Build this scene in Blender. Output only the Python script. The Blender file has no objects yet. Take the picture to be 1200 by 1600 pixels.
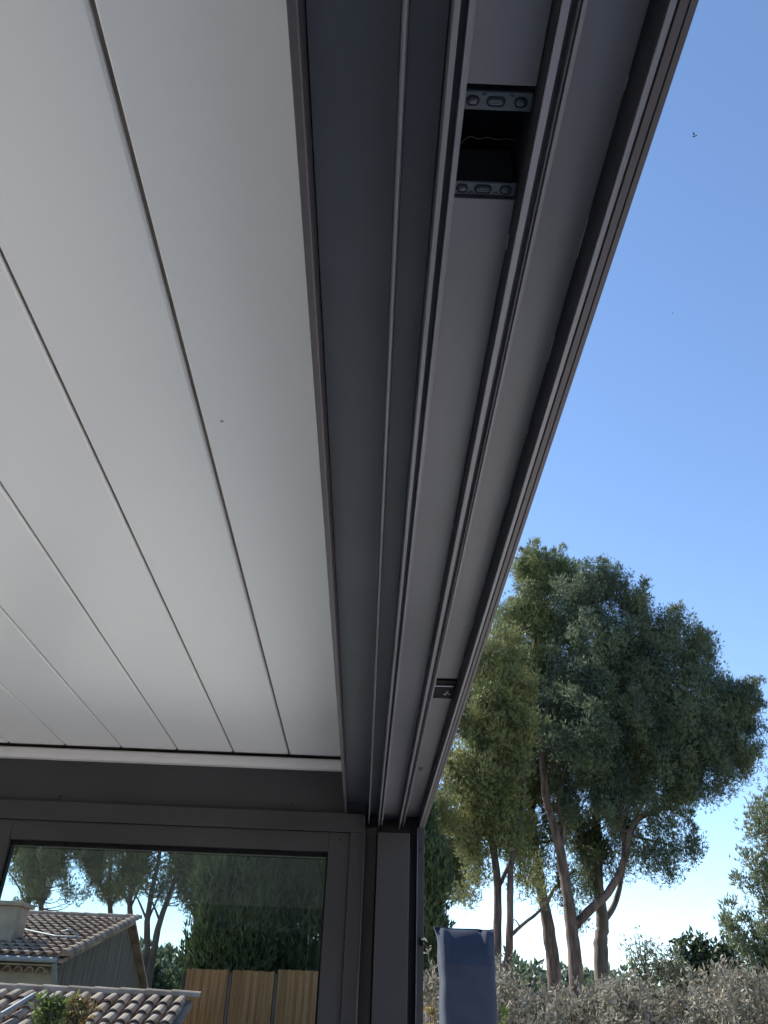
import bpy, bmesh, math, random
import numpy as np
from mathutils import Matrix, Vector

C = bpy.context.scene.collection
S = bpy.context.scene
rad = math.radians

# ---------------------------------------------------------------- camera
F_PX = 1250.0                      # focal length in pixels of a 1200x1600 frame
YAW, PITCH, ROLL = rad(.2305), rad(32.586), rad(2.269)
EYE = 1.65
cy, sy, cp, sp = math.cos(YAW), math.sin(YAW), math.cos(PITCH), math.sin(PITCH)
fw = np.array([sy*cp, cy*cp, sp]); r0 = np.array([cy, -sy, 0.]); u0 = np.cross(r0, fw)
cr, sr = math.cos(ROLL), math.sin(ROLL)
rt = cr*r0 + sr*u0; up = -sr*r0 + cr*u0
cam = bpy.data.cameras.new('camera')
cam.sensor_fit = 'VERTICAL'; cam.sensor_height = 24; cam.lens = 24*F_PX/1600
cam.clip_end = 2000; cam.clip_start = .02
co = bpy.data.objects.new('camera', cam); C.objects.link(co); S.camera = co
co.matrix_world = Matrix(((rt[0], up[0], -fw[0], 0), (rt[1], up[1], -fw[1], 0), (rt[2], up[2], -fw[2], EYE), (0, 0, 0, 1)))

# ---------------------------------------------------------------- light
SUN_EL, SUN_AZ = 38, -48           # degrees; azimuth from +Y, negative to the left
w = bpy.data.worlds.new('World'); S.world = w; w.use_nodes = True
sk = w.node_tree.nodes.new('ShaderNodeTexSky'); sk.sky_type = 'NISHITA'; sk.sun_disc = False
sk.sun_elevation = rad(SUN_EL); sk.sun_rotation = rad(SUN_AZ); sk.air_density = 1.0; sk.dust_density = 0; sk.ozone_density = 3.0; sk.altitude = 900
w.node_tree.links.new(sk.outputs[0], w.node_tree.nodes['Background'].inputs[0])
w.node_tree.nodes['Background'].inputs[1].default_value = .13
sl = bpy.data.lights.new('sun', 'SUN'); sl.energy = 5; sl.angle = rad(.53); sl.color = (1, .95, .86)
so = bpy.data.objects.new('sun', sl); C.objects.link(so)
sdir = Vector((math.sin(rad(SUN_AZ))*math.cos(rad(SUN_EL)), math.cos(rad(SUN_AZ))*math.cos(rad(SUN_EL)), math.sin(rad(SUN_EL))))
so.rotation_euler = sdir.to_track_quat('Z', 'Y').to_euler(); so.location = sdir*20
S.view_settings.view_transform = 'Standard'; S.view_settings.look = 'None'
S.view_settings.exposure = 1.15; S.view_settings.gamma = 1
S.cycles.max_bounces = 10; S.cycles.diffuse_bounces = 5; S.cycles.transparent_max_bounces = 12

# ---------------------------------------------------------------- helpers
def ray(px, py):
    return (px-600)/F_PX*rt + (800-py)/F_PX*up + fw
def at(px, py, y):
    'the point at depth y (metres along +Y) that stands where the photo shows it'
    d = ray(px, py); p = d*(y/d[1]); return Vector((p[0], p[1], p[2]+EYE))

def mat(name, col, rough=.5, metal=0., spec=.5, var=.0, scale=8., bump=0., bscale=60., col2=None, trans=0., detail=4, stretch=None, coat=0):
    m = bpy.data.materials.new(name); m.use_nodes = True; nt = m.node_tree; N = nt.nodes; L = nt.links
    b = N['Principled BSDF']; b.inputs['Roughness'].default_value = rough; b.inputs['Metallic'].default_value = metal
    b.inputs['Specular IOR Level'].default_value = spec; b.inputs['Base Color'].default_value = (*col, 1)
    b.inputs['Coat Weight'].default_value = coat
    tc = N.new('ShaderNodeTexCoord'); mp = N.new('ShaderNodeMapping'); L.new(tc.outputs['Object'], mp.inputs[0])
    if stretch: mp.inputs['Scale'].default_value = stretch
    if col2 or var:
        n = N.new('ShaderNodeTexNoise'); n.inputs['Scale'].default_value = scale; n.inputs['Detail'].default_value = detail
        L.new(mp.outputs[0], n.inputs['Vector'])
        r = N.new('ShaderNodeValToRGB'); r.color_ramp.elements[0].position = .35; r.color_ramp.elements[1].position = .65
        if col2: a, c = col, col2
        else: a = tuple(x*(1-var) for x in col); c = tuple(min(1, x*(1+var)) for x in col)
        r.color_ramp.elements[0].color = (*a, 1); r.color_ramp.elements[1].color = (*c, 1)
        L.new(n.outputs['Fac'], r.inputs[0]); L.new(r.outputs[0], b.inputs['Base Color'])
        src = r.outputs[0]
    else: src = None
    if bump:
        n2 = N.new('ShaderNodeTexNoise'); n2.inputs['Scale'].default_value = bscale; n2.inputs['Detail'].default_value = 3
        L.new(mp.outputs[0], n2.inputs['Vector'])
        bp = N.new('ShaderNodeBump'); bp.inputs['Strength'].default_value = bump; bp.inputs['Distance'].default_value = .01
        L.new(n2.outputs['Fac'], bp.inputs['Height']); L.new(bp.outputs[0], b.inputs['Normal'])
    if trans:
        t = N.new('ShaderNodeBsdfTranslucent'); mx = N.new('ShaderNodeMixShader'); mx.inputs[0].default_value = trans
        t.inputs[0].default_value = (*[min(1, c*1.3) for c in (col2 or col)], 1)
        if src: L.new(src, t.inputs[0])
        L.new(b.outputs[0], mx.inputs[1]); L.new(t.outputs[0], mx.inputs[2]); L.new(mx.outputs[0], N['Material Output'].inputs[0])
    return m

M = dict(
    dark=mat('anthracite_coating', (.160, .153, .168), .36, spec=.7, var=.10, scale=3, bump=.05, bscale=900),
    soffit=mat('shaded_anthracite_coating', (.088, .094, .106), .42, spec=.5, var=.12, scale=5, bump=.08, bscale=900),  # anthracite darkened and blued for the beam panels lying in shade
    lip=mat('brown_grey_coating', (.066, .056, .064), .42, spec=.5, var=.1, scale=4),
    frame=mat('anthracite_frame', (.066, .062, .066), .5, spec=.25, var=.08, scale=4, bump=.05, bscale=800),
    rib=mat('rail_aluminium', (.19, .187, .21), .36, metal=.25, var=.15, scale=14, bump=.06, bscale=500, stretch=(1, .15, 1)),
    groove=mat('rail_groove', (.05, .048, .058), .5, var=.2, scale=14),
    shade_strip=mat('rail_shade', (.016, .017, .027), .7, var=.3, scale=60, bump=.4, bscale=600),  # near-black painted as shade on the rail sides
    black=mat('black_rubber', (.006, .006, .008), .5, spec=.25, var=.4, scale=30),
    plug=mat('black_plastic', (.004, .004, .005), .6, spec=.12, var=.5, scale=40, bump=.5, bscale=45),
    plate=mat('bracket_steel', (.075, .085, .10), .38, metal=.2, var=.2, scale=30),
    steel=mat('bare_steel', (.55, .56, .6), .35, metal=.6),
    white=mat('white_lacquer', (.88, .865, .845), .34, spec=.4, var=.02, scale=1.1, bump=.03, bscale=4),
    trim=mat('white_gutter', (.74, .71, .70), .45, var=.04, scale=5),
    brown=mat('brown_seam_shade', (.16, .125, .11), .7, var=.2, scale=20),  # brown painted as shade in the louvre seams and gutter gap
    fabric=mat('slate_fabric', (.034, .042, .065), .85, spec=.25, var=.10, scale=9, bump=.35, bscale=420),
    floor=mat('pale_terrace', (.76, .72, .66), .6, var=.10, scale=1.2, bump=.2, bscale=50),
    ground=mat('dry_grass', (.16, .15, .07), .95, col2=(.28, .25, .16), scale=.8, bump=.5, bscale=20),
    bark=mat('pine_bark', (.038, .026, .022), .9, col2=(.16, .105, .086), scale=7, detail=8, bump=1.0, bscale=10, stretch=(1, 1, .25)),
    bark2=mat('grey_bark', (.045, .036, .030), .9, col2=(.12, .095, .078), scale=5, bump=.8, bscale=14, stretch=(1, 1, .25)),
    needle=mat('pine_needles', (.075, .105, .050), .6, col2=(.19, .21, .075), scale=1.3, trans=.30),
    needle_y=mat('sunlit_yellow_needles', (.10, .125, .05), .6, col2=(.25, .25, .095), scale=1.1, trans=.35),  # sunlit yellow put into the needle colour
    needle_b=mat('veiled_blue_needles', (.050, .084, .066), .6, col2=(.15, .18, .095), scale=.9, trans=.36),  # bluish veil of haze mixed into the needle colour
    cypress=mat('cypress_leaves', (.03, .055, .022), .65, col2=(.10, .125, .045), scale=2.2, trans=.2),
    olive=mat('silver_leaves', (.08, .072, .045), .7, spec=.25, col2=(.33, .30, .24), scale=5, trans=.25),
    olive2=mat('olive_leaves', (.09, .115, .06), .5, col2=(.21, .24, .14), scale=9, trans=.25),
    shrub=mat('shrub_leaves', (.025, .045, .02), .4, col2=(.075, .10, .04), scale=5, trans=.25),
    green=mat('fresh_leaves', (.07, .12, .02), .45, col2=(.20, .24, .05), scale=9, trans=.35),
    rust=mat('rusty_leaves', (.28, .12, .03), .5, col2=(.22, .20, .05), scale=9, trans=.35),
    tile=mat('canal_tile', (.24, .145, .105), .85, col2=(.46, .345, .275), scale=2.6, detail=8, bump=.4, bscale=30),
    render_=mat('lime_render', (.34, .28, .22), .9, var=.15, scale=3, bump=.3, bscale=30),
    plaster=mat('dark_plaster', (.17, .15, .13), .9, var=.1, scale=3, bump=.3, bscale=30),  # kept dark so the added wall bounces little light
    planks=mat('weathered_planks', (.10, .075, .062), .9, col2=(.22, .17, .145), scale=1.6, stretch=(1, 5, .25), bump=.4, bscale=20),
    zinc=mat('zinc', (.30, .31, .33), .6, metal=.1, var=.1),
    fence=mat('brown_boards', (.20, .092, .036), .8, col2=(.36, .19, .08), scale=2.0, stretch=(8, 1, .3), bump=.3, bscale=20),
    insect=mat('insect_black', (.012, .012, .015), .4),
)
# window glass: lets light through and mirrors at a grazing angle
g = bpy.data.materials.new('window_glass'); g.use_nodes = True; nt = g.node_tree; N = nt.nodes; L = nt.links
N.remove(N['Principled BSDF'])
tr = N.new('ShaderNodeBsdfTransparent'); tr.inputs[0].default_value = (.77, .82, .82, 1)
gl = N.new('ShaderNodeBsdfGlossy'); gl.inputs[0].default_value = (.9, .95, 1, 1); gl.inputs['Roughness'].default_value = .015
fr = N.new('ShaderNodeFresnel'); fr.inputs[0].default_value = 1.52; mx = N.new('ShaderNodeMixShader')
nn = N.new('ShaderNodeTexNoise'); nn.inputs['Scale'].default_value = 1.2; bp = N.new('ShaderNodeBump'); bp.inputs['Strength'].default_value = .02

L.new(fr.outputs[0], mx.inputs[0]); L.new(tr.outputs[0], mx.inputs[1]); L.new(gl.outputs[0], mx.inputs[2]); L.new(mx.outputs[0], N['Material Output'].inputs[0])
M['glass'] = g

def tag(o, label=None, cat=None, group=None, kind=None):
    for k, v in (('label', label), ('category', cat), ('group', group), ('kind', kind)):
        if v: o[k] = v
    return o
def empty(name, loc, label, cat, group=None):
    o = bpy.data.objects.new(name, None); C.objects.link(o); o.location = loc; o.empty_display_size = .2
    return tag(o, label, cat, group)
def wloc(o):
    p = Vector((0, 0, 0))
    while o is not None: p += o.location; o = o.parent
    return p

class MB:
    'collects shapes in WORLD metres; build() links them as one mesh object'
    def __init__(s): s.v = []; s.f = []
    def add(s, v, f):
        n = len(s.v); s.v += [tuple(p) for p in v]; s.f += [tuple(i+n for i in q) for q in f]; return s
    def box(s, x0, x1, y0, y1, z0, z1):
        v = [(x, y, z) for z in (z0, z1) for y in (y0, y1) for x in (x0, x1)]
        return s.add(v, [(0, 2, 3, 1), (4, 5, 7, 6), (0, 1, 5, 4), (2, 6, 7, 3), (0, 4, 6, 2), (1, 3, 7, 5)])
    def ext_y(s, prof, y0, y1):
        'profile [(x,z)..] extruded along y'
        n = len(prof); v = [(x, y0, z) for x, z in prof]+[(x, y1, z) for x, z in prof]
        return s.add(v, [tuple(range(n))[::-1], tuple(range(n, 2*n))]+[(i, (i+1) % n, n+(i+1) % n, n+i) for i in range(n)])
    def ext_x(s, prof, x0, x1):
        n = len(prof); v = [(x0, y, z) for y, z in prof]+[(x1, y, z) for y, z in prof]
        return s.add(v, [tuple(range(n)), tuple(range(n, 2*n))[::-1]]+[(i, n+i, n+(i+1) % n, (i+1) % n) for i in range(n)])
    def tube(s, pts, rs, k=8, cap=True):
        pts = [Vector(p) for p in pts]; n0 = len(s.v); ref = Vector((.3, 1, .1)).normalized()
        for i, p in enumerate(pts):
            d = (pts[min(i+1, len(pts)-1)]-pts[max(i-1, 0)]).normalized()
            a = d.cross(ref); a = a.normalized() if a.length > 1e-3 else Vector((1, 0, 0)); b = d.cross(a)
            r = rs[i] if hasattr(rs, '__len__') else rs
            for j in range(k):
                t = 2*math.pi*j/k; r = float(r); s.v.append(tuple(p+(a*math.cos(t)+b*math.sin(t))*r))
        for i in range(len(pts)-1):
            for j in range(k):
                a = n0+i*k+j; b = n0+i*k+(j+1) % k; s.f.append((a, b, b+k, a+k))
        if cap: s.f.append(tuple(n0+j for j in range(k))[::-1]); s.f.append(tuple(n0+(len(pts)-1)*k+j for j in range(k)))
        return s
    def ball(s, c, rx, ry, rz, k=10, m=6):
        v = []; f = []
        for i in range(m+1):
            t = math.pi*i/m
            for j in range(k):
                a = 2*math.pi*j/k; v.append((c[0]+rx*math.sin(t)*math.cos(a), c[1]+ry*math.sin(t)*math.sin(a), c[2]+rz*math.cos(t)))
        for i in range(m):
            for j in range(k): f.append((i*k+j, i*k+(j+1) % k, (i+1)*k+(j+1) % k, (i+1)*k+j))
        return s.add(v, f)
    def build(s, name, m, parent=None, bevel=0., smooth=False, seg=2):
        me = bpy.data.meshes.new(name); off = wloc(parent)
        me.from_pydata([(x-off.x, y-off.y, z-off.z) for x, y, z in s.v], [], s.f); me.update()
        bm = bmesh.new(); bm.from_mesh(me); bmesh.ops.recalc_face_normals(bm, faces=bm.faces); bm.to_mesh(me); bm.free()
        if smooth: me.polygons.foreach_set('use_smooth', [True]*len(me.polygons))
        o = bpy.data.objects.new(name, me); me.materials.append(M[m]); C.objects.link(o); o.parent = parent
        if bevel:
            b = o.modifiers.new('bevel', 'BEVEL'); b.width = bevel; b.segments = seg; b.limit_method = 'ANGLE'; b.angle_limit = rad(35)
        return o

def np_mesh(name, verts, k, m, parent=None):
    'faces of k vertices each out of a flat (n*k,3) array'
    off = wloc(parent); verts = verts-np.array(off)[None]
    me = bpy.data.meshes.new(name); n = len(verts)//k
    me.vertices.add(n*k); me.vertices.foreach_set('co', verts.astype(np.float32).ravel())
    me.loops.add(n*k); me.loops.foreach_set('vertex_index', np.arange(n*k, dtype=np.int32))
    me.polygons.add(n); me.polygons.foreach_set('loop_start', np.arange(0, n*k, k, dtype=np.int32)); me.update(calc_edges=True)
    me.materials.append(M[m]); o = bpy.data.objects.new(name, me); C.objects.link(o); o.parent = parent
    return o

E0 = EYE
def z(v): return v+E0               # heights below are given from the eye

# ================================================================ setting
gb = MB(); NG = 60
gv = []
for j in range(NG+1):
    for i in range(NG+1):
        x = -600+1200*i/NG; y = -600+1200*j/NG
        gv.append((x, y, -.02+(.5*math.sin(x*.011)+.4*math.cos(y*.017))*min(1, max(0, (math.hypot(x, y)-60)/200))))
gb.add(gv, [(j*(NG+1)+i, j*(NG+1)+i+1, (j+1)*(NG+1)+i+1, (j+1)*(NG+1)+i) for j in range(NG) for i in range(NG)])
tag(gb.build('ground', 'ground'), kind='structure')
tag(MB().box(-9, 6.5, -1.88, 7.5, -.3, 0).build('terrace', 'floor', bevel=.01), kind='structure')

# ================================================================ pergola
Y0, YS, YT, YW = -1.6, 2.885, 2.90, 2.93
perg = empty('pergola', (0, YW, 0), 'anthracite aluminium pergola with white louvred ceiling and a grooved rail beam along its open side', 'pergola')
K = 1.02
FB = z(.60*K)                       # beam underside
beam = MB().box(-.082*K, .1895*K, Y0, YW+.13, z(.70*K), z(.88)).build('side_beam', 'dark', perg, bevel=.002)
def strip(x0, x1, zb, name='soffit', m='dark', y0=Y0, y1=YW+.0118, gap=.0004, bev=.0006):
    return MB().box(x0*K+gap, x1*K-gap, y0, y1, z(zb*K), z(.70*K)).build(name, m, beam, bevel=bev)
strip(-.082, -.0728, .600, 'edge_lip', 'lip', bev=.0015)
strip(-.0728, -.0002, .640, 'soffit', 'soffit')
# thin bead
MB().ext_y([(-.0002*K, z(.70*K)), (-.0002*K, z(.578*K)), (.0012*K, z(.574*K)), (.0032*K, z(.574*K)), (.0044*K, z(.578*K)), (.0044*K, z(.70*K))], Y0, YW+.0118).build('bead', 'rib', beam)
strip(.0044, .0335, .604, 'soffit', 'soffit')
def rail(prof, m='rib'):
    b = MB(); zt = .70
    pts = [(prof[0][0], zt)]+prof+[(prof[-1][0], zt)]
    b.ext_y([(x*K, z(q*K)) for x, q in pts], Y0, YW+.0118)
    return b.build('guide_rail', m, beam, bevel=.0003, seg=1)
rail([(.0337, .560), (.0378, .560), (.0380, .574), (.0432, .574), (.0434, .5605), (.0478, .5605)])
rail([(.1032, .560), (.1088, .560), (.1089, .577)])
rail([(.10895, .577), (.1091, .576), (.1150, .576), (.1152, .568), (.1165, .568), (.1167, .571), (.1178, .571), (.1180, .567), (.1212, .567)], 'dark')
rail([(.1722, .560), (.1768, .560), (.1769, .563)])
rail([(.17695, .5635), (.1778, .563), (.1780, .5585), (.1838, .5585), (.1840, .561), (.1846, .561), (.1848, .558), (.1895, .558)], 'lip')
# dark floors of the rail grooves
for a, b, q in ((.0381, .0431, .5735), (.1091, .1149, .5755), (.1153, .1164, .5675)):
    MB().box(a*K, b*K, Y0+.001, YW-.001, z(q*K), z(q*K)+.0004).build('groove', 'groove', beam)
HY0, HY1 = .335, .4345
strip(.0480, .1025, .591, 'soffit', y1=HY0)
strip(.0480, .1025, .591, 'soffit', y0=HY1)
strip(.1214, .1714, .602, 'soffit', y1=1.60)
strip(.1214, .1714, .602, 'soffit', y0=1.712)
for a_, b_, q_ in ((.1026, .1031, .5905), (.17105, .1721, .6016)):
    MB().box(a_*K, b_*K, Y0, YW+.010, z(.5615*K), z(.69*K)).build('rail_shade', 'shade_strip', beam)  # black strips paint the shade on the rails' left sides
# opening between the two brackets
MB().box(.0482*K, .1028*K, HY0+.0005, HY1-.0005, z(.66*K), z(.70*K)).build('opening', 'black', beam)
for a, b in ((HY0, HY0+.001), (HY1-.001, HY1)):
    pass
def bracket(ya, yb, flip):
    x0, x1 = .0485*K, .1025*K; zb = z(.594*K)
    pl = MB().box(x0, x1, ya, yb, zb, zb+.004).build('bracket', 'plate', beam, bevel=.0015)
    ym = (ya+yb)/2
    for cx, hw in ((x0+.0082, .0011), (x0+.0262, .0034), (x0+.0455, .0011)):
        R_ = .0042
        def ring(rr, zz): 
            out = []
            for i in range(24):
                t = 2*math.pi*i/24; ox = hw if math.cos(t) >= 0 else -hw
                out.append((cx+ox+rr*math.cos(t), ym+rr*1.05*math.sin(t), zz))
            return out
        rs = [ring(R_, zb-.0001), ring(R_*.95, zb-.0006), ring(R_*.75, zb-.0006), ring(R_*.70, zb-.0001)]
        b = MB(); v = sum(rs, []); f = [(k*24+i, k*24+(i+1) % 24, (k+1)*24+(i+1) % 24, (k+1)*24+i) for k in range(3) for i in range(24)]
        b.add(v, f).build('embossed_ring', 'black', pl)
        d = MB(); rs = [ring(R_*.68, zb-.0002), ring(R_*.5, zb-.0014), ring(R_*.25, zb-.0018), ring(.00005, zb-.0010 if hw > .003 else zb-.0019)]
        d.add(sum(rs, []), f).build('pressed_dimple', 'plate', pl, smooth=True)
    for dx in (.0165, .0375):
        MB().ball((x0+dx, ya+.003 if not flip else yb-.003, zb), .0022, .0014, .0010).build('dent', 'plate', pl, smooth=True)
bracket(.342, .3575, False)
bracket(.4203, .4340, True)
rng = random.Random(3)
pts = [(.0485*K+.0545*K*t/14, .384+.0012*math.sin(t*1.7)+.001*rng.random()+(.004 if t < 2 else 0), z(.600*K)) for t in range(15)]
MB().tube(pts, .00013, 5).build('thread', 'rib', beam)
# white slivers painted as light leaking along the outer channel's far edge
sv = MB(); yy = .33
while yy < 1.5:
    ln = rng.uniform(.004, .05); sv.box(.1707*K, .1707*K+.0003, yy, yy+ln, z(.6018*K), z(.6021*K)); sv.build('light_sliver', 'white', beam); sv = MB(); yy += ln+rng.uniform(.04, .16)
for yy in (.47, .97, 1.2, 1.43, 1.78, 1.95): MB().box(.1022*K, .1022*K+.0004, yy, yy+rng.uniform(.004, .02), z(.5909*K), z(.5912*K)).build('light_sliver', 'white', beam)  # more painted light leaks, beside the inner channel
# black plug in the outer channel
pg = MB().box(.1214*K, .1713*K, 1.601, 1.711, z(.598*K), z(.640*K)).build('end_stop', 'plug', beam, bevel=.002)
MB().box(.1216*K, .165*K, 1.622, 1.626, z(.594*K), z(.598*K)).build('stop_edge', 'steel', pg, bevel=.0008)
b = MB()
for i in range(7):
    b.ball((.150*K+rng.uniform(0, .012), 1.645+rng.uniform(0, .04), z(.5975*K)), rng.uniform(.001, .004), rng.uniform(.001, .003), .001, 6, 4)
b.build('glue_blob', 'steel', pg, smooth=True)
MB().box(.134*K, .145*K, 2.29, 2.325, z(.6015*K), z(.602*K)+.0003).build('sticker', 'groove', beam)
MB().ball((.1095*K, .42, z(.568*K)), .0008, .0016, .0008, 6, 4).build('paint_fleck', 'steel', beam)

MB().box(-.082*K, -.0130, YW+.012, YW+.13, z(.6125), z(.6998*K)).build('end_plate', 'dark', beam)
# louvres
louvre_edges = [-.290-.2*i for i in range(15)]
for i in range(27):  # roof widened to the left, out of view, to shade the floor
    xl = -.290-.2*i; xr = (-.02 if i == 0 else -.290-.2*(i-1)-.0066)
    zt = z(.80)
    prof = [(xl, zt+.002), (xl+.002, zt)] + ([(xr-.003, zt), (xr, zt+.003), (xr, zt+.0082), (xr+.0062, zt+.0082), (xr+.0062, zt+.036)] if i else [(xr, zt), (xr, zt+.036)]) + [(xl, zt+.036)]
    lv = MB().ext_y(prof, Y0+.03, YS).build('louvre', 'white', perg, bevel=.0006, seg=1)
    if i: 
        MB().box(xr+.0004, xr+.0060, Y0+.03, YS-.001, zt+.0070, zt+.0081).build('shade_strip', 'brown', lv)  # brown strip paints the shade inside the seam
    lip = MB().box(xl+.0004, xl+.010, YS, YS+.004, zt+.004, zt+.030).build('end_cap', 'brown', lv)
MB().box(-5.5, -.084*K, YS+.006, YT+.03, z(.806), z(.88)).build('shadow_gap', 'brown', perg)  # brown strip painted as the shade above the gutter
# white gutter trim
MB().ext_x([(YW, z(.792)), (YT-.004, z(.792)), (YT-.008, z(.786)), (YT-.006, z(.770)), (YT+.004, z(.757)), (YW, z(.757))], -5.5, -.0845).build('gutter_trim', 'trim', perg, bevel=.001)
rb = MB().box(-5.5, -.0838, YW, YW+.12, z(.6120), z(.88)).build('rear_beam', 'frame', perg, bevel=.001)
for px, py in ((93, 1245), (458, 1258)):
    p = at(px, py, YW)
    bo = MB().tube([(p.x, YW-.0005, p.z), (p.x, YW-.004, p.z)], .0075, 14).build('bolt', 'frame', rb, bevel=.0006)
    MB().tube([(p.x, YW-.0041, p.z), (p.x, YW-.0046, p.z)], .0035, 6).build('bolt_socket', 'black', bo)
MB().box(-5.62, -5.5, Y0, YW+.12, z(.62), z(.88)).build('left_beam', 'dark', perg, bevel=.002)
MB().box(-5.5, -.0838, Y0-.12, Y0, z(.62), z(.88)).build('front_beam', 'dark', perg, bevel=.002)
# corner post at the far end of the rail beam
YP = YW
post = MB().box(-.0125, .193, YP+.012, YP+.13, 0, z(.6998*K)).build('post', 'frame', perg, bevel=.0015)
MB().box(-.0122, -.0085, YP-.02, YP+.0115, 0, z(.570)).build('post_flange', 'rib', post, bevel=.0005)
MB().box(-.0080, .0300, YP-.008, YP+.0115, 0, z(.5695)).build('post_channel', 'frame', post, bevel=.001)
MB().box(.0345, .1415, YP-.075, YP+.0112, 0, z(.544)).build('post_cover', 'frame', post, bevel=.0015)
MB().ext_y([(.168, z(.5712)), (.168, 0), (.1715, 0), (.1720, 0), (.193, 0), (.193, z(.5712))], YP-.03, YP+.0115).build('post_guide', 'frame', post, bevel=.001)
MB().box(.1688, .1715, YP-.034, YP-.0302, 0, z(.5708)).build('post_lip', 'rib', post, bevel=.0004)
p = at(658, 1470, YP-.03)
ct = MB().box(p.x-.004, p.x+.006, YP-.040, YP-.0304, p.z-.014, p.z+.008).build('catch', 'plug', post, bevel=.001)
MB().box(p.x-.001, p.x+.007, YP-.046, YP-.0402, p.z+.001, p.z+.006).build('catch_tongue', 'steel', ct, bevel=.0006)
MB().tube([(.182, YP-.045, z(.50)), (.182, YP-.0305, z(.50))], .002, 8).build('screw', 'black', post)
for x0 in (-5.62,):
    MB().box(x0, x0+.12, YW+.012, YW+.13, 0, z(.62)).build('post', 'frame', perg, bevel=.002)
    MB().box(x0, x0+.12, Y0-.12, Y0-.001, 0, z(.62)).build('post', 'frame', perg, bevel=.002)
MB().box(.0, .193, Y0-.16, Y0-.001, 0, z(.88)).build('post', 'frame', perg, bevel=.002)

# ================================================================ unseen house wall added behind the viewer to cut light and reflections
hw_ = empty('light_block_house', (-1, -1.9, 0), 'unseen house wall with a dark glazed door, added behind the viewer to block light', 'house')
m_ = MB(); m_.box(-7, -2.6, -2.2, -1.89, 0, 3.3).box(-.4, 4.2, -2.2, -1.89, 0, 3.3).box(-2.6, -.4, -2.2, -1.89, 2.3, 3.3); m_.build('wall', 'plaster', hw_)
m_ = MB(); m_.box(-2.59, -2.52, -2.1, -2.0, 0, 2.29).box(-.48, -.41, -2.1, -2.0, 0, 2.29).box(-1.54, -1.46, -2.1, -2.0, 0, 2.21).box(-2.51, -.49, -2.1, -2.0, 2.215, 2.29)
dr = m_.build('glazed_door', 'frame', hw_, bevel=.002)
MB().box(-2.515, -.485, -2.07, -2.06, 0, 2.22).build('door_pane', 'black', dr)
MB().box(-7.2, 4.4, -2.5, -1.75, 3.31, 3.42).build('eave', 'trim', hw_, bevel=.01)
# ================================================================ glazed windows under the rear beam
def window(x0, x1, label):
    'outer frame from x0 to x1'
    t = empty('window', ((x0+x1)/2, YW, 0), label, 'window', 'windows under the rear beam')
    yf = YW-.022
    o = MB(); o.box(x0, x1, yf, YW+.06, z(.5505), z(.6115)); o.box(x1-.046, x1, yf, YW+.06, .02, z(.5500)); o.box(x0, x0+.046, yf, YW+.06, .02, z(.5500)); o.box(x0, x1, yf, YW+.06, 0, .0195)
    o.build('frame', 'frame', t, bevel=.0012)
    a, b = x0+.0475, x1-.0475; ys = YW-.012; sw = .071
    s = MB(); s.box(a, a+sw, ys, YW+.05, .022, z(.5485)).box(b-sw, b, ys, YW+.05, .022, z(.5485)); 
    s.box(a+sw+.0012, b-sw-.0012, ys, YW+.05, z(.487), z(.5485)); s.box(a+sw+.0012, b-sw-.0012, ys, YW+.05, .022, .11)
    sa = s.build('sash', 'frame', t, bevel=.0008)
    g_ = MB(); c0, c1 = a+sw, b-sw
    g_.box(c0, c1, YW+.006, YW+.03, z(.4705), z(.4868)).box(c0, c0+.007, YW+.006, YW+.03, .11, z(.4703)).box(c1-.007, c1, YW+.006, YW+.03, .11, z(.4703))
    g_.build('gasket', 'black', sa, bevel=.001)
    g2 = MB().box(c0+.002, c1-.002, YW+.0305, YW+.036, .105, z(.492)).build('pane', 'glass', sa)
    MB().tube([(b-.032, ys-.0006, z(.527)), (b-.032, ys+.001, z(.527))], .0032, 10).build('screw_hole', 'black', sa)
    return t
XL = at(12, 1335, YW+.01).x
wx0 = XL-.071-.0475
window(wx0, -.0135, 'dark framed window beside the corner post with tiled roofs behind it')
window(wx0-1.32, wx0-.002, 'dark framed window at the left edge next to the first sash')
window(wx0-2.64, wx0-1.322, 'third dark framed window, outside the left edge')
window(-5.498, wx0-2.642, 'last dark framed window beside the left post')

# ================================================================ fabric cover
pc0 = at(677, 1452, 4.5); pc1 = at(771, 1452, 4.5)
cx, hwid, top = (pc0.x+pc1.x)/2, (pc1.x-pc0.x)/2, (pc0.z+pc1.z)/2
vs = []; NU, NV = 64, 90
rr = random.Random(5)
def cover_pt(t, h):
    # rounded rectangle section, pinched at the top seam like a pillow end
    c, s_ = math.cos(t), math.sin(t); e = .35
    x = hwid*abs(c)**e*(1 if c > 0 else -1); y = .13*abs(s_)**e*(1 if s_ > 0 else -1)
    d = top-h
    k = min(1, (d/.16))**.6 if d > 0 else 0
    y *= k
    if x < 0: x += .034*(1-math.exp(-(d/.10)**1.2))*abs(x)/hwid+.006*math.sin(d*34)*math.exp(-d/.3)
    else: x -= .006*(1-math.exp(-d/.1))
    fold = math.exp(-d/.07)*(.010*math.sin(x*120+1)+.007*math.sin(x*61+d*20))*(d > .003)
    y += fold*(1 if y > 0 else -1)
    x += .002*math.sin(h*9+t)+.0015*math.sin(h*23+2*t); y += .006*math.sin(h*7+x*14)
    return (cx+x, 4.5+y, h+(.003*math.sin(x*40)+.004*(abs(x)/hwid)**4)*math.exp(-d/.05))
for j in range(NV+1):
    h = top-(top-.02)*(j/NV)**1.8
    for i in range(NU): vs.append(cover_pt(2*math.pi*i/NU, h))
cb = MB().add(vs, [(j*NU+i, j*NU+(i+1) % NU, (j+1)*NU+(i+1) % NU, (j+1)*NU+i) for j in range(NV) for i in range(NU)])
cb.f.append(tuple(NV*NU+i for i in range(NU)))
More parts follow.
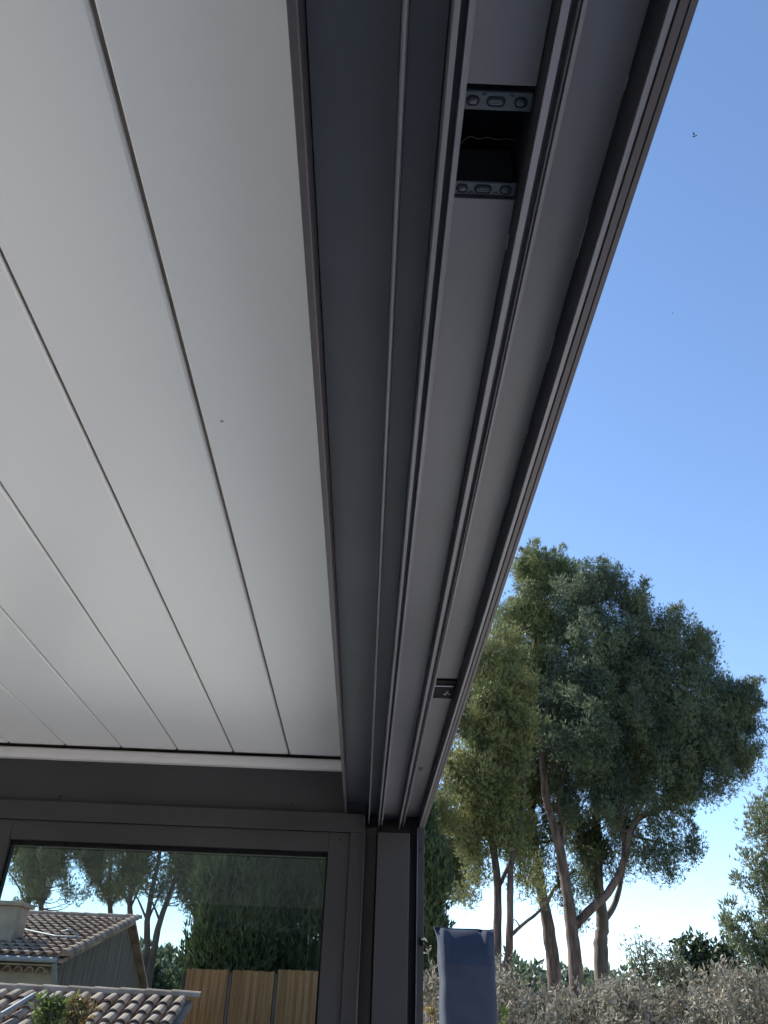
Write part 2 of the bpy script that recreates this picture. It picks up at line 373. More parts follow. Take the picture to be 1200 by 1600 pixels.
ft = empty('fabric_cover', (cx, 4.5, 0), 'slate blue fabric cover with a pinched top edge standing upright beside the corner post', 'cover')
cb.build('cover', 'fabric', ft, smooth=True)
sb_ = MB()
sb_.tube([(cover_pt(math.pi*(1-i/30)+math.pi, top-.001)[0], 4.5, cover_pt(math.pi*(1-i/30)+math.pi, top-.001)[2]+.002) for i in range(31)], .0028, 6)
sb_.build('seam', 'fabric', ft, smooth=True)

# ================================================================ foliage machinery
def unit(n, rg):
    v = rg.normal(size=(n, 3)); return v/np.linalg.norm(v, axis=1)[:, None]
def needles(centres, radii, per, blade, width, rg, upb=.5, flat=.8):
    'needle tufts on small clumps; centres (n,3), radii (n,)'
    n = len(centres); d = unit(n*per, rg); d[:, 2] += .15
    rr_ = rg.random(n*per)**.45
    c = np.repeat(centres, per, 0); r = np.repeat(radii, per)
    p = c+d*(r*rr_)[:, None]*np.array([1, 1, flat])
    base = np.repeat(p, 4, 0); dirs = np.repeat(d, 4, 0)*.6+unit(n*per*4, rg)*.8; dirs[:, 2] += upb
    dirs /= np.linalg.norm(dirs, axis=1)[:, None]
    ln = blade*rg.uniform(.6, 1.3, n*per*4)[:, None]
    side = np.cross(dirs, unit(n*per*4, rg)); side /= np.linalg.norm(side, axis=1)[:, None]; side *= width/2
    tip = base+dirs*ln; mid = base+dirs*ln*.45
    return np.stack([base, mid+side, tip, mid-side], 1).reshape(-1, 3)
def leaves(p, ln, wd, rg, upb=.3):
    n = len(p); d = unit(n, rg); d[:, 2] += upb; d /= np.linalg.norm(d, axis=1)[:, None]
    s = np.cross(d, unit(n, rg)); s /= np.linalg.norm(s, axis=1)[:, None]
    L_ = (ln*rg.uniform(.6, 1.3, n))[:, None]; W = (wd*rg.uniform(.7, 1.2, n))[:, None]/2
    return np.stack([p, p+d*L_*.5+s*W, p+d*L_, p+d*L_*.5-s*W], 1).reshape(-1, 3)

def clumps(blobs, y, rg, size=.55, dens=1.0, dy=1.0, gap=-.62, plume=.10):
    cs, rs = [], []
    for b in blobs:
        px, py, rp = b[:3]; k = b[3] if len(b) > 3 else 1.
        c = np.array(at(px, py, y)); dist = np.linalg.norm(c-np.array([0, 0, EYE])); R_ = rp/F_PX*dist*.98
        n = max(3, int(dens*k*11*(R_/size)**2.0))
        d = unit(n, rg); q = rg.random(n)**.40*np.where(rg.random(n) < .2, 1.2, 1.)
        cs.append(c+d*(q*max(R_-size*.35, .05))[:, None]*np.array([1, dy, 1])); rs.append(rg.uniform(.55, 1.15, n)*size)
    c = np.concatenate(cs); r = np.concatenate(rs)
    ph = rg.uniform(0, 6, 6)
    nz = np.sin(c[:, 0]*1.9+ph[0]+1.3*np.sin(c[:, 2]*1.1+ph[3]))*np.sin(c[:, 2]*2.1+ph[1]+np.sin(c[:, 1]*1.7+ph[4]))+.7*np.sin(c[:, 1]*1.6+ph[2])*np.sin(c[:, 0]*4.1+c[:, 2]*3.3+ph[5])
    keep = nz > gap; c, r = c[keep], r[keep]
    mid = np.median(c, 0); o = c-mid; o /= np.linalg.norm(o, axis=1)[:, None]+1e-6; o[:, 2] = np.abs(o[:, 2])*.6+.55
    out = rg.random(len(c)) < plume; pc, pr = [c], [r]
    for k in (1, 2, 3):
        q = c[out]+(o[out]*[.8, .8, 1]+rg.normal(size=(out.sum(), 3))*.10)*(size*.75*k); pc.append(q); pr.append(r[out]*(1-.2*k))
    c = np.concatenate(pc); r = np.concatenate(pr)
    nb = np.array([(np.linalg.norm(c-p_, axis=1) < size*1.25).sum() for p_ in c])-1      # leave out clumps with nothing beside them
    c, r = c[nb > 2], r[nb > 2]
    return c, r

def limb_path(a, b, rg, sag=.12, n=6):
    a, b = np.array(a), np.array(b); ln = np.linalg.norm(b-a); o = unit(1, rg)[0]*ln*sag
    return [tuple(a+(b-a)*t+o*math.sin(math.pi*t)+np.array([0, 0, -.08*ln*math.sin(math.pi*t)])) for t in np.linspace(0, 1, n)]

def tree(name, label, cat, y, trunks, blobs, leafmat, barkmat='bark', group=None, seed=1, per=40, size=.40, blade=.14, width=.022, dens=1., limbs=26, base=None, upb=.9, flat=1.25, gap=-.62, plume=.10, thin=.68):
    """trunks: list of (start radius m, end radius m, [(px,py)...]) bottom first; the first one is carried on down to the ground"""
    rg = np.random.default_rng(seed)
    b0 = at(*trunks[0][2][0], y); root = empty(name, (b0.x, y, 0), label, cat, group)
    mb = MB(); nodes = []
    for ti, (ra, rb_, pp) in enumerate(trunks):
        ra *= thin
        yo = 0 if ti == 0 else rg.uniform(-.3, .3)
        P = [Vector(at(px, py, float(y+yo*min(1, i)))) for i, (px, py) in enumerate(pp)]
        if base is not None and ti in base or (base is None and ti == 0):
            P = [Vector((P[0].x+(P[0].x-P[1].x)*.3, y, -.1))]+P
            R0 = [ra*1.25]
        else: R0 = []
        # smooth the path
        Q = []
        for i in range(len(P)-1):
            p0, p1, p2, p3 = P[max(i-1, 0)], P[i], P[i+1], P[min(i+2, len(P)-1)]
            for t in (0, .25, .5, .75):
                Q.append(.5*((2*p1)+(p2-p0)*t+(2*p0-5*p1+4*p2-p3)*t*t+(3*p1-p0-3*p2+p3)*t**3))
        Q.append(P[-1]); m_ = len(Q)
        radii = [(ra*1.12 if R0 else ra)*(1-i/(m_-1))+rb_*i/(m_-1) for i in range(m_)]
        radii = [r*(1+.03*math.sin(i*1.1+seed)+.02*math.sin(i*2.3)) for i, r in enumerate(radii)]
        Q = [Vector(q)+Vector((float(rg.normal())*.35, float(rg.normal())*.35, 0))*float(radii[i])*.2 for i, q in enumerate(Q)]
        mb.tube(Q, radii, 10); nodes += [(q, radii[i]) for i, q in enumerate(Q) if i > m_*.45]
    cs, rs = clumps(blobs, y, rg, size, dens, 1.0, gap, plume)
    idx = rg.choice(len(cs), min(limbs*3, len(cs)), replace=False)
    for q, i in enumerate(idx):
        # a limb from the nearest lower trunk node to this clump
        c = cs[i]; best = min(nodes, key=lambda nd: (nd[0]-Vector(c)).length+(3 if nd[0].z > c[2] else 0))
        dl = (best[0]-Vector(c)).length
        if dl > 3.2 or (q < limbs and c[2]-best[0].z < .25*dl) or (dl > 1.6 and c[2] < best[0].z): continue
        r_ = min(best[1]*.5, .09) if q < limbs else min(best[1]*.3, .035)
        mb.tube(limb_path(best[0], c, rg), [r_*(1-.8*t) for t in np.linspace(0, 1, 6)], 5)
    mb.build('trunk', barkmat, root, smooth=True)
    np_mesh('crown', needles(cs, rs, per, blade, width, rg, upb, flat), 4, leafmat, root)
    return root

# ================================================================ the pines beyond the hedge
G = 'pines beyond the hedge'
tree('pine_tree', 'pine with forking reddish trunks and the widest dark crown', 'pine tree', 27,
     [(.30, .06, [(898, 1508), (893, 1450), (886, 1390), (872, 1315), (852, 1240), (848, 1150), (862, 1080), (880, 1040)]),
      (.20, .06, [(900, 1445), (925, 1418), (950, 1395), (972, 1355), (985, 1300), (1003, 1275), (1036, 1262), (1080, 1200), (1130, 1140)]),
      (.12, .05, [(972, 1355), (976, 1310), (970, 1262), (985, 1160), (1000, 1050)]),
      (.11, .05, [(876, 1335), (880, 1290), (872, 1250), (900, 1140)]),
      (.08, .02, [(988, 1305), (1010, 1312), (1040, 1318), (1068, 1330)])],
     [(915, 950, 55), (950, 915, 32), (935, 1040, 85), (915, 1160, 95), (1005, 1030, 70), (1035, 1130, 95), (1062, 1005, 42), (1100, 1080, 55), (1140, 1120, 46),
      (1150, 1180, 38), (1095, 1185, 66, .9), (1010, 1215, 66, .75), (1065, 1235, 42, .8), (1062, 1312, 40, .5), (1000, 1345, 34, .45), (1040, 1350, 28, .45), (930, 1270, 50, .5), (985, 955, 34), (1165, 1090, 16), (1155, 1215, 22, .6), (1095, 1010, 22)],
     'needle_b', seed=11, group=G, dens=1.25, base=(0,))
tree('pine_tree', 'tall pine with a straight dark trunk just left of the largest, forked one', 'pine tree', 29,
     [(.33, .05, [(865, 1510), (857, 1450), (846, 1390), (835, 1315), (828, 1220), (830, 1100), (840, 960)]),
      (.10, .03, [(852, 1420), (862, 1396), (880, 1372), (900, 1360)])],
     [(835, 905, 38), (865, 900, 30), (850, 960, 60), (815, 1000, 62), (860, 1060, 85), (810, 1110, 80), (840, 1180, 85), (800, 1240, 55), (850, 1270, 50, .6), (885, 905, 30), (905, 915, 22), (815, 1310, 36, .7), (858, 1335, 34, .6), (880, 1395, 24, .3), (826, 1370, 24, .35), (905, 1440, 17, .4), (850, 1440, 13, .3), (885, 1365, 22, .4), (790, 1330, 26, .5), (835, 880, 16), (872, 885, 14)],
     'needle', seed=12, group=G, dens=1.25)
tree('pine_tree', 'yellow-green sunlit pine on twin slender trunks behind the fabric cover', 'pine tree', 25,
     [(.18, .08, [(776, 1560), (777, 1450), (776, 1365), (768, 1300), (760, 1200), (760, 1100)]),
      (.16, .06, [(790, 1560), (797, 1460), (797, 1390), (800, 1345), (815, 1270), (820, 1180)]),
      (.10, .04, [(777, 1390), (792, 1358), (806, 1325), (815, 1280)]),
      (.08, .03, [(797, 1462), (820, 1442), (842, 1424), (860, 1400)]),
      (.03, .01, [(812, 1448), (806, 1438), (800, 1438)])],
     [(745, 1150, 60), (735, 1220, 60), (770, 1190, 60), (775, 1100, 55), (720, 1270, 42), (770, 1270, 50), (800, 1300, 38, .8), (740, 1330, 22, .8), (800, 1150, 40), (815, 1380, 28, .35), (765, 1040, 40), (760, 1375, 20, .25), (770, 1345, 26, .4), (732, 1398, 22, .4), (812, 1432, 17, .4), (840, 1455, 13, .35), (700, 1395, 14, .4), (840, 1400, 25, .3), (690, 1280, 30), (800, 1080, 48, .8), (790, 1010, 36, .6)],
     'needle_y', seed=13, group=G, dens=1.3, base=(0, 1))
tree('pine_tree', 'pine forking into a narrow Y of dark trunks just right of the largest one', 'pine tree', 31,
     [(.34, .14, [(938, 1505), (940, 1465), (941, 1440), (935, 1385), (932, 1300), (930, 1200), (940, 1100)]),
      (.17, .05, [(941, 1442), (958, 1418), (968, 1388), (975, 1350), (990, 1290), (1020, 1220)])],
     [(930, 1350, 38, .6), (955, 1310, 42), (905, 1310, 40, .8), (1000, 1380, 26, .3), (915, 1385, 26, .4), (950, 1180, 70), (980, 1250, 50), (1000, 1150, 60), (920, 1430, 18, .25)],
     'needle_b', 'bark2', seed=14, group=G, dens=1.1)
tree('pine_tree', 'small pine with a short grey trunk and drooping green crown nearest the corner post', 'pine tree', 33,
     [(.26, .10, [(690, 1500), (688, 1448), (684, 1386), (690, 1300), (700, 1200)])],
     [(700, 1350, 36), (730, 1330, 26), (690, 1385, 20), (745, 1370, 15, .6), (715, 1392, 20, .8), (700, 1260, 50), (670, 1320, 30), (738, 1290, 24, .6)],
     'needle', seed=15, group=G, dens=1.2)

tree('conifer_tree', 'pale airy evergreen cut by the right edge of the picture', 'tree', 17,
     [(.16, .04, [(1240, 1600), (1232, 1480), (1225, 1350), (1222, 1230)])],
     [(1205, 1285, 32, .6), (1215, 1345, 40, .7), (1180, 1300, 14, .3), (1180, 1350, 18, .35), (1222, 1252, 20), (1215, 1410, 38, .6), (1175, 1440, 20, .35), (1205, 1470, 40, .7), (1165, 1485, 20, .5), (1230, 1520, 50), (1190, 1535, 36), (1250, 1300, 45), (1270, 1420, 55)],
     'olive2', 'bark2', seed=16, dens=1.2, size=.32, blade=.10, width=.020, per=36, limbs=16)

# cypresses behind the window and the post
def cypress(px, py_top, y, hw, label, seed):
    rg = np.random.default_rng(seed); p = at(px, py_top, y); top_ = p.z
    root = empty('cypress_tree', (p.x, y, 0), label, 'cypress', 'cypresses behind the window')
    n = 1000; h = rg.uniform(.15, 1, n)*top_; fr_ = h/top_
    rad_ = hw*np.clip(np.minimum(1, (1-fr_)*3.2+.12), 0, 1)*(1+.10*np.sin(h*5))
    a = rg.uniform(0, 2*np.pi, n); q = rg.random(n)**.35
    cs = np.stack([p.x+np.cos(a)*rad_*q, y+np.sin(a)*rad_*q, h], 1)
    np_mesh('crown', needles(cs, np.full(n, .20), 30, .14, .026, rg, 1.5, 1.9), 4, 'cypress', root)
    MB().tube([(p.x, y, -.1), (p.x, y, 1.2), (p.x, y, top_*.9)], [.13, .11, .03], 8).build('trunk', 'bark2', root)
cypress(398, 1230, 16.9, .80, 'leftmost dark cypress seen through the window, its left edge lit yellow-green', 21)
cypress(500, 1215, 17.6, .95, 'dark cypress seen through the right end of the window', 22)
cypress(590, 1215, 17.2, .80, 'cypress mostly hidden behind the corner post cover', 23)
cypress(646, 1230, 16.4, .60, 'slim green cypress showing just right of the corner post', 24)

# pines seen through the window
G = 'pines seen through the window'
wp = [(42, 40, [(40, 1480), (43, 1420), (50, 1360), (60, 1280)], 'thin pine left of the chimney seen through the window'),
      (66, 37, [(66, 1480), (64, 1420), (68, 1370), (72, 1290)], 'dark pine standing over the house ridge beside the chimney'),
      (173, 38, [(173, 1480), (172, 1420), (172, 1360), (175, 1270)], 'straight slim pine over the middle of the house ridge'),
      (203, 36, [(205, 1480), (203, 1420), (204, 1370), (200, 1290)], 'pine with a straight thick trunk over the end of the house ridge'),
      (230, 35, [(228, 1500), (230, 1440), (238, 1390), (250, 1330), (255, 1260)], 'pine whose trunk rises right behind the gable end'),
      (245, 34, [(238, 1500), (250, 1440), (268, 1390), (285, 1340), (300, 1280)], 'pine with a trunk leaning right, between gable and cypress'),
      (305, 36, [(304, 1510), (306, 1440), (315, 1390), (318, 1330), (315, 1260)], 'bushy pine just left of the leftmost cypress')]
for k, (bx, y, pp, lab) in enumerate(wp):
    tx = pp[-1][0]; mx_ = pp[-2][0]; rg = random.Random(k)
    bl = [(tx-30, 1290, 38, .8), (tx+28, 1280, 38, .8), (tx, 1240, 44), (mx_-20, 1350, 22, .40), (mx_+22, 1360, 20, .35), (mx_+4, 1330, 26, .5), (mx_-8, 1400, 20, .35), (mx_+14, 1395, 16, .3), (mx_-24, 1385, 16, .35), (mx_+2, 1345, 34, .5)]
    if k in (0, 2, 6): bl += [(mx_+6, 1385, 26, .6), (mx_-10, 1365, 24, .7)]
    if k == 6: bl += [(bx+8, 1420, 26, .7), (bx-12, 1455, 18, .5), (bx+14, 1470, 22, .6)]
    if k == 1: bl += [(95, 1350, 34, .9), (125, 1365, 34, .7), (140, 1330, 30), (108, 1402, 18, .4)]
    if k == 3: bl += [(215, 1372, 26, .6)]
    if k == 5: bl += [(308, 1358, 28, .6), (335, 1375, 22, .6)]
    br = [(.19, .06, pp), (.07, .02, [pp[1], (pp[1][0]-14, pp[1][1]-34), (pp[1][0]-30, pp[1][1]-58)]), (.07, .02, [pp[1], (pp[1][0]+16, pp[1][1]-36), (pp[1][0]+26, pp[1][1]-70)])]
    tree('pine_tree', lab, 'pine tree', y, br, bl, 'needle', 'bark2', G, seed=40+k, per=30, dens=1.1, limbs=44, width=.028, blade=.15, gap=-.22, plume=.05)

# far wood along the horizon
rg = np.random.default_rng(77); pts_ = []
for i in range(260):
    a = rg.uniform(-1.2, .75); d = rg.uniform(62, 95); pts_.append((d*a, d, rg.uniform(.5, 3.4)+.014*d+1.2*math.sin(a*17)*.5))
cs = np.array(pts_)
tag(np_mesh('distant_wood', needles(cs, np.full(len(cs), 2.6), 130, .7, .35, rg, .5), 4, 'needle_b'), 'dark green wood on the horizon behind the pines', 'wood', kind='stuff')

# ================================================================ hedge, shrubs
rg = np.random.default_rng(5)
def hedge():
    n = 2300
    x = rg.uniform(.35, 7.4, n); hh = 2.02+.10*np.sin(x*2.1)+.07*np.sin(x*5.3+1)+.05*np.sin(x*11)
    yy = 9.2+rg.uniform(-.85, .85, n); zz = hh*(1-rg.random(n)**1.7*.75)-.05
    zz -= .25*((yy-9.2)/.85)**4; zz += .08*np.sin(x*17+yy*9)*np.sin(yy*13)
    cs = np.stack([x, yy, zz], 1)
    root = empty('hedge', (3.8, 9.2, 0), 'silvery grey-brown leafy hedge along the garden below the pines', 'hedge')
    per = 42; d = unit(n*per, rg); p = np.repeat(cs, per, 0)+d*(rg.random(n*per)**.5*.16)[:, None]
    # sprigs above the top
    sp_ = []
    mb = MB()
    for i in range(170):
        x0 = rg.uniform(.4, 7.3); y0 = 9.2+rg.uniform(-.6, .6); h0 = 1.85+.10*math.sin(x0*2.1); ln = rg.uniform(.15, .42); lx, ly = rg.normal(size=2)*.10
        tp = (x0+lx, y0+ly, h0+ln); mb.tube([(x0, y0, h0-.4), (x0+lx*.4, y0+ly*.4, h0), tp], [.006, .004, .002], 4)
        t = rg.random(26)[:, None]; sp_.append(np.array([x0, y0, h0])*(1-t)+np.array(tp)*t+rg.normal(size=(26, 3))*.015)
    for i in range(26):
        x0 = .5+i*.27; mb.tube([(x0, 9.2, -.05), (x0+rg.normal()*.05, 9.2, .8), (x0+rg.normal()*.15, 9.2+rg.normal()*.2, 1.7)], [.03, .022, .01], 6)
    p = np.concatenate([p]+sp_)
    np_mesh('foliage', leaves(p, .060, .021, rg, .5), 4, 'olive', root); mb.build('branches', 'bark2', root)
hedge()

def leafy(name, label, cat, y, stem_px, blobs, m, n_leaf, ln, wd, seed, airy=True):
    rg = np.random.default_rng(seed); b = at(*stem_px, y); root = empty(name, (b.x, y, 0), label, cat)
    ps = []; mb = MB()
    mb.tube([(b.x, y, -.05), (b.x+.02, y, b.z*.5), tuple(b)], [.03, .022, .015], 6)
    for px, py, rp, k in blobs:
        c = np.array(at(px, py, y)); R_ = rp/F_PX*np.linalg.norm(c)
        tw = max(4, int(9*k))
        for j in range(tw):
            d = unit(1, rg)[0]; d[2] = abs(d[2])*.8+.1; e = c+d*R_*rg.uniform(.6, 1.05); s0 = c-np.array([0, 0, R_*.7])+rg.normal(size=3)*.03
            mb.tube([tuple(s0), tuple((s0+e)/2+rg.normal(size=3)*.03), tuple(e)], [.006, .004, .002], 4)
            q = int(n_leaf*k/tw); t = rg.random(q)[:, None]
            ps.append(s0*(1-t)+e*t+rg.normal(size=(q, 3))*R_*.13)
        mb.tube([tuple(b), tuple((np.array(b)+c)/2), tuple(c-np.array([0, 0, R_*.6]))], [.014, .010, .006], 5)
    np_mesh('foliage', leaves(np.concatenate(ps), ln, wd, rg, .4), 4, m, root); mb.build('branches', 'bark2', root)
leafy('olive_sapling', 'airy silver olive sapling rising above the hedge', 'sapling', 10.6, (1010, 1540),
      [(1003, 1478, 26, 1), (1030, 1490, 28, 1.2), (990, 1500, 22, 1), (1050, 1505, 22, 1), (1015, 1515, 30, 1.3), (1075, 1512, 16, .6)], 'olive2', 190, .06, .018, 61)
leafy('garden_shrub', 'dark green broad-leaved shrub behind the hedge near the right edge', 'shrub', 11.8, (1100, 1580),
      [(1075, 1490, 26, 1.2), (1100, 1500, 30, 1.6), (1065, 1520, 30, 1.5), (1120, 1520, 32, 1.6), (1092, 1474, 16, .5), (1130, 1490, 18, .8), (1100, 1545, 50, 3), (1150, 1540, 40, 2), (1060, 1472, 10, .3)], 'shrub', 330, .085, .045, 62)
leafy('leafy_plant', 'fresh green upright plant seen low in the window', 'plant', 5.2, (72, 1640),
      [(62, 1585, 16, 1), (75, 1570, 13, 1), (86, 1590, 16, 1), (70, 1610, 20, 1), (92, 1570, 9, .6)], 'green', 110, .05, .014, 63)
leafy('leafy_plant', 'rusty orange plant beside the green one low in the window', 'plant', 5.4, (118, 1640),
      [(108, 1580, 14, 1), (122, 1570, 14, 1), (118, 1600, 20, 1), (135, 1585, 12, .8)], 'rust', 90, .045, .012, 64)
leafy('leafy_plant', 'small bright green plant at the foot of the hedge right of the fabric cover', 'plant', 7.6, (782, 1660),
      [(781, 1580, 11, .8), (785, 1610, 15, 1), (776, 1640, 18, 1)], 'green', 130, .05, .02, 65)
leafy('leafy_plant', 'low plant with red flowers in the gap between post and fabric cover', 'plant', 7.2, (672, 1660),
      [(672, 1580, 9, .7), (671, 1610, 13, 1), (674, 1640, 15, 1)], 'rust', 90, .04, .02, 66)

# ================================================================ house with canal-tile roofs
def tile_roof(name, parent, x0, x1, y0, z0, y1, z1, seed, tw=.20, tl=.34, verge_r=True):
    'eave along y0/z0, ridge along y1/z1, tiles running up the slope'
    rg = random.Random(seed); L_ = math.hypot(y1-y0, z1-z0); uy, uz = (y1-y0)/L_, (z1-z0)/L_; ny, nz = -uz, uy
    nc = int((x1-x0)/tw); nr = int(L_/tl); mb = MB()
    mb.add([(x0, y0, z0-.03), (x1, y0, z0-.03), (x1, y1, z1-.03), (x0, y1, z1-.03), (x0, y0, z0-.10), (x1, y0, z0-.10), (x1, y1, z1-.10), (x0, y1, z1-.10)],
           [(0, 1, 2, 3), (4, 7, 6, 5), (0, 4, 5, 1), (3, 2, 6, 7), (0, 3, 7, 4), (1, 5, 6, 2)])
    for c in range(nc):
        xc = x0+(c+.5)*tw
        for r in range(nr):
            s0 = r*tl-.02; s1 = (r+1)*tl+.05; ox = rg.uniform(-.008, .008); oz = rg.uniform(0, .008); sk_ = rg.uniform(-.008, .008); v = []
            for s_, ra, lift in ((s0, tw*.42, .035), (s1, tw*.33, .0)):
                for k in range(7):
                    t = math.pi*k/6; h = ra*.8*math.sin(t)+lift+oz; xx = xc+ox+ra*math.cos(t)+(sk_ if s_ == s1 else 0)
                    v.append((xx, y0+uy*s_+ny*h, z0+uz*s_+nz*h))
            f = [(k, k+1, k+8, k+7) for k in range(6)]
            # thick lower lip
            for k in range(7):
                t = math.pi*k/6; h = (tw*.42-.016)*.8*math.sin(t)+.035+oz; v.append((xc+ox+(tw*.42-.016)*math.cos(t), y0+uy*s0+ny*h, z0+uz*s0+nz*h))
            f += [(k+1, k, k+14, k+15) for k in range(6)]
            mb.add(v, f)
    return mb.build(name, 'tile', parent)
def ridge_tiles(name, parent, a, b, r=.11, step=.38):
    a, b = Vector(a), Vector(b); d = (b-a); n = max(1, int(d.length/step)); d /= n; mb = MB()
    side = d.normalized().cross(Vector((0, 0, 1))).normalized()
    upv = side.cross(d.normalized())
    for i in range(n):
        v = []
        for t_, rr_ in ((0, r), (1.12, r*.82)):
            for k in range(9):
                t = math.pi*k/8; v.append(tuple(a+d*(i+t_)+side*rr_*math.cos(t)+upv*(rr_*math.sin(t)+.02)))
        mb.add(v, [(k, k+1, k+10, k+9) for k in range(8)]+[tuple(range(9))])
    return mb.build(name, 'tile', parent)

E1 = at(99, 1497, 20); R1 = at(212, 1438, 20); 
xg = E1.x; yr = 20*xg/R1.x; R1 = at(212, 1438, yr); yb = yr+3; zb_ = R1.z-1.6
house = empty('house', (xg-4, 22, 0), 'old house with a tiled roof, chimney and weathered gable seen through the window', 'house')
XH = xg-9
wl = MB(); wl.box(XH, xg-.25, 20.45, 20.75, 0, E1.z+.02); wl.box(XH, XH+.3, 20.75, yb-.3, 0, E1.z); wl.box(XH, xg-.25, yb-.3, yb, 0, zb_-.05); wl.build('wall', 'render_', house)
gw = MB(); gx = xg-.22
gw.ext_x([(20.46, 0), (yb-.01, 0), (yb-.01, zb_-.06), (yr, R1.z-.14), (20.46, E1.z-.03)], gx-.25, gx+.02); gw.build('gable', 'planks', house)
rf = tile_roof('roof', house, XH, xg, 20, E1.z, yr, R1.z, 1, tw=.235, tl=.40)
rb2 = MB(); rb2.add([(XH, yr, R1.z), (xg, yr, R1.z), (xg, yb+.3, zb_-.1), (XH, yb+.3, zb_-.1), (XH, yr, R1.z-.08), (xg, yr, R1.z-.08), (xg, yb+.3, zb_-.18), (XH, yb+.3, zb_-.18)],
        [(0, 1, 2, 3), (4, 7, 6, 5), (0, 4, 5, 1), (3, 2, 6, 7), (0, 3, 7, 4), (1, 5, 6, 2)]); rb2.build('rear_roof', 'tile', house)
ridge_tiles('ridge_tiles', house, (XH, yr, R1.z+.03), (xg+.1, yr, R1.z+.03))
ridge_tiles('verge_tiles', house, (xg+.02, 19.95, E1.z+.02), (xg+.02, yr, R1.z+.03), r=.13)
# scalloped tile course under the eave
gs = MB()
for c in range(int((xg-XH-.3)/.24)):
    xc = XH+.12+c*.24
    v = []
    for yy in (20.12, 20.46):
        for k in range(7): t = math.pi*k/6; v.append((xc+.10*math.cos(t), yy, E1.z-.28+.11*math.sin(t)))
        
    gs.add(v+[(x_, 20.12, z_) for x_, _, z_ in [(xc+.085*math.cos(math.pi*k/6), 0, E1.z-.28+.09*math.sin(math.pi*k/6)) for k in range(7)]], [(k, k+1, k+8, k+7) for k in range(6)]+[(k, k+1, k+15, k+14) for k in range(6)])
gs.build('eave_course', 'tile', house)
MB().box(XH, xg-.2, 20.05, 20.46, E1.z-.16, E1.z-.13).build('eave_board', 'render_', house)
MB().tube([(XH, 19.93, E1.z-.02), (xg-.1, 19.93, E1.z-.05)], .055, 8).build('gutter', 'zinc', house)
MB().tube([(xg-.15, 19.95, E1.z-.1), (xg-.15, 20.3, E1.z-.5), (xg-.15, 20.38, .0)], .05, 8).build('downpipe', 'zinc', house)
cp_ = at(-6, 1478, 21.5); ctop = at(8, 1412, 21.5)
ch = MB().box(cp_.x-.35, cp_.x+.42, 21.2, 21.9, E1.z, ctop.z-.07).build('chimney', 'render_', house, bevel=.01)
MB().box(cp_.x-.44, cp_.x+.51, 21.1, 22.0, ctop.z-.065, ctop.z+.03).build('chimney_cap', 'render_', ch, bevel=.01)
# cable lying over the tiles
cab = [at(0+x_, y_, 20.0+(1500-y_)/62*(yr-20)*.9) for x_, y_ in ((14, 1462), (40, 1468), (62, 1473), (85, 1478), (105, 1479), (122, 1479))]
cab = [c+Vector((0, -.1, .2)) for c in cab]
MB().tube(cab, .022, 6).build('cable', 'zinc', house)
cab = [at(x_, y_, 21.6) for x_, y_ in ((124, 1482), (124, 1470), (120, 1460), (114, 1454), (106, 1453), (96, 1456))]
MB().tube(cab, .022, 6).build('cable', 'zinc', house)

shed = empty('low_outbuilding', (-5, 13, 0), 'low outbuilding whose sunlit tiled roof fills the bottom of the window', 'outbuilding')
ty = 14.5; tp = at(303, 1560, ty); by = 11.0; bz = tp.z-(ty-by)*math.tan(rad(19)); sx0, sx1 = -8.5, tp.x
tile_roof('roof', shed, sx0, sx1, by, bz, ty, tp.z, 4, tw=.21, tl=.36)
ridge_tiles('ridge_tiles', shed, (sx0, ty, tp.z+.0), (sx1+.05, ty, tp.z+.0), r=.09)
MB().box(sx0+.1, sx1-.15, by+.3, ty+.05, 0, bz-.03).build('wall', 'render_', shed)
MB().ext_x([(by+.32, bz-.02), (ty+.04, bz-.02), (ty+.04, tp.z-.13), (by+.32, bz+.0)], sx0+.12, sx1-.16).build('gable', 'render_', shed)
# pale flashing bar across the roof
a = at(0, 1590, 13.0); b = at(54, 1557, 14.1)
MB().tube([a+Vector((0, 0, .03)), b+Vector((0, 0, .03))], .035, 6).build('flashing', 'zinc', shed)

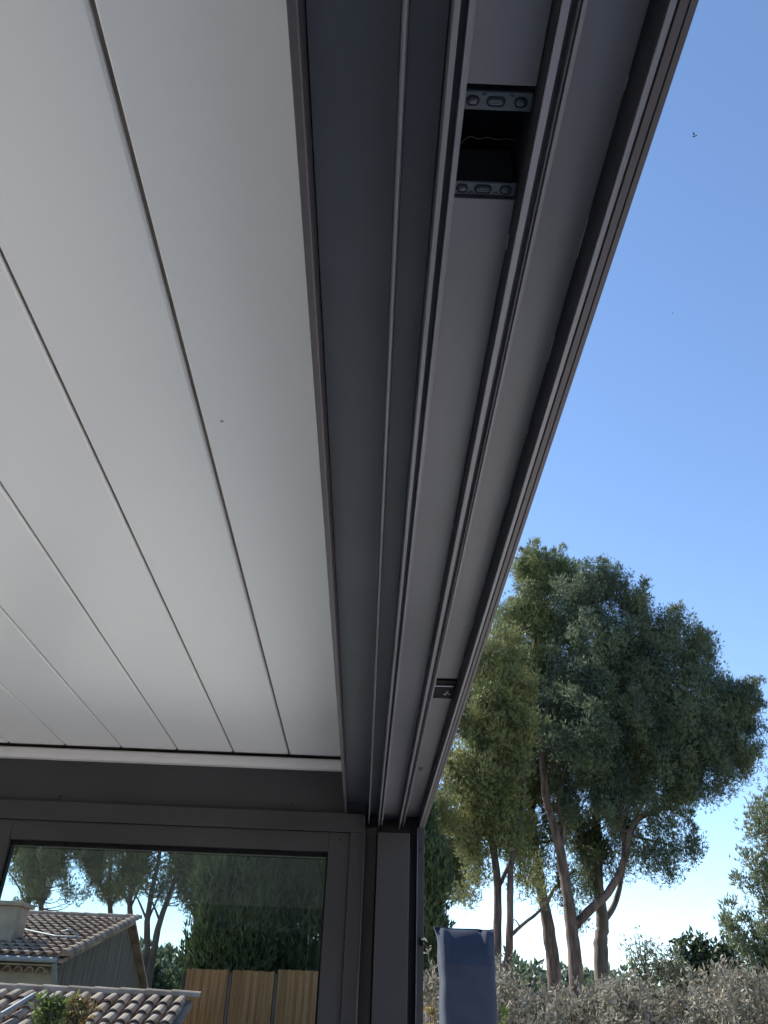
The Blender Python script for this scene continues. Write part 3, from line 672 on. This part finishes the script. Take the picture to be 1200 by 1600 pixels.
# timber fence
fy = 15.6; f0 = at(290, 1512, fy); f1 = at(575, 1521, fy)
fence = empty('garden_fence', ((f0.x+f1.x)/2, fy, 0), 'tall brown timber fence in front of the cypresses seen through the window', 'fence')
npan = 4; pw = (f1.x-f0.x)/npan; rg2 = random.Random(8)
for k in range(npan):
    mb = MB(); xa = f0.x+k*pw; hz = f0.z+(f1.z-f0.z)*(k+.5)/npan+rg2.uniform(-.02, .02); n = 17
    for j in range(n):
        x_ = xa+.03+j*(pw-.06)/n; mb.box(x_, x_+(pw-.06)/n-.004, fy-.01+rg2.uniform(-.003, .003), fy+.012, .05, hz+rg2.uniform(-.008, .008))
    mb.box(xa+.03, xa+pw-.03, fy+.0155, fy+.045, .4, .5); mb.box(xa+.03, xa+pw-.03, fy+.0155, fy+.045, hz-.3, hz-.2)
    mb.build('board_panel', 'fence', fence)
for k in range(npan+1):
    x_ = f0.x+k*pw; MB().box(x_-.022, x_+.022, fy-.03, fy+.05, 0, f0.z+(f1.z-f0.z)*k/npan-.05).build('fence_post', 'bark2', fence, bevel=.004)

# ================================================================ insects
def insect(px, py, y, s, label, rz=.6):
    p = at(px, py, y); t = empty('insect', p, label, 'insect', 'flying insects')
    b = MB(); b.ball(p, s*.5, s*.14, s*.12, 8, 6); b.ball(p+Vector((s*.55, 0, s*.05)), s*.14, s*.12, s*.11, 6, 5); b.build('body', 'insect', t, smooth=True)
    for sgn in (-1, 1):
        q = p+Vector((.05*s, sgn*s*.05, s*.08)); v = [q, q+Vector((s*.15, sgn*s*.35, s*.3)), q+Vector((-.1*s, sgn*s*.55, s*.5)), q+Vector((-.3*s, sgn*s*.3, s*.3))]
        v += [w_+Vector((0, 0, s*.02)) for w_ in v]
        MB().add(v, [(0, 1, 2, 3), (4, 7, 6, 5), (0, 4, 5, 1), (1, 5, 6, 2), (2, 6, 7, 3), (3, 7, 4, 0)]).build('wing', 'insect', t)
    for o in t.children: o.rotation_euler = (0, -.5, 0)
insect(1085, 213, 2.2, .024, 'small dark winged insect in the open sky, the upper and larger one')
insect(1051, 490, 2.6, .007, 'tiny dark insect speck in the sky, the lower one')
p = at(346, 659, 1.0); d = ray(346, 659); d = d*(.797/d[2])
fly = MB().ball((d[0], d[1], z(.798)), .0022, .0010, .0010, 8, 5).ball((d[0]+.0024, d[1], z(.798)), .0009, .0009, .0008, 6, 4)
tag(fly.build('fly', 'insect', smooth=True), 'tiny dark fly resting on the white louvred ceiling', 'fly')
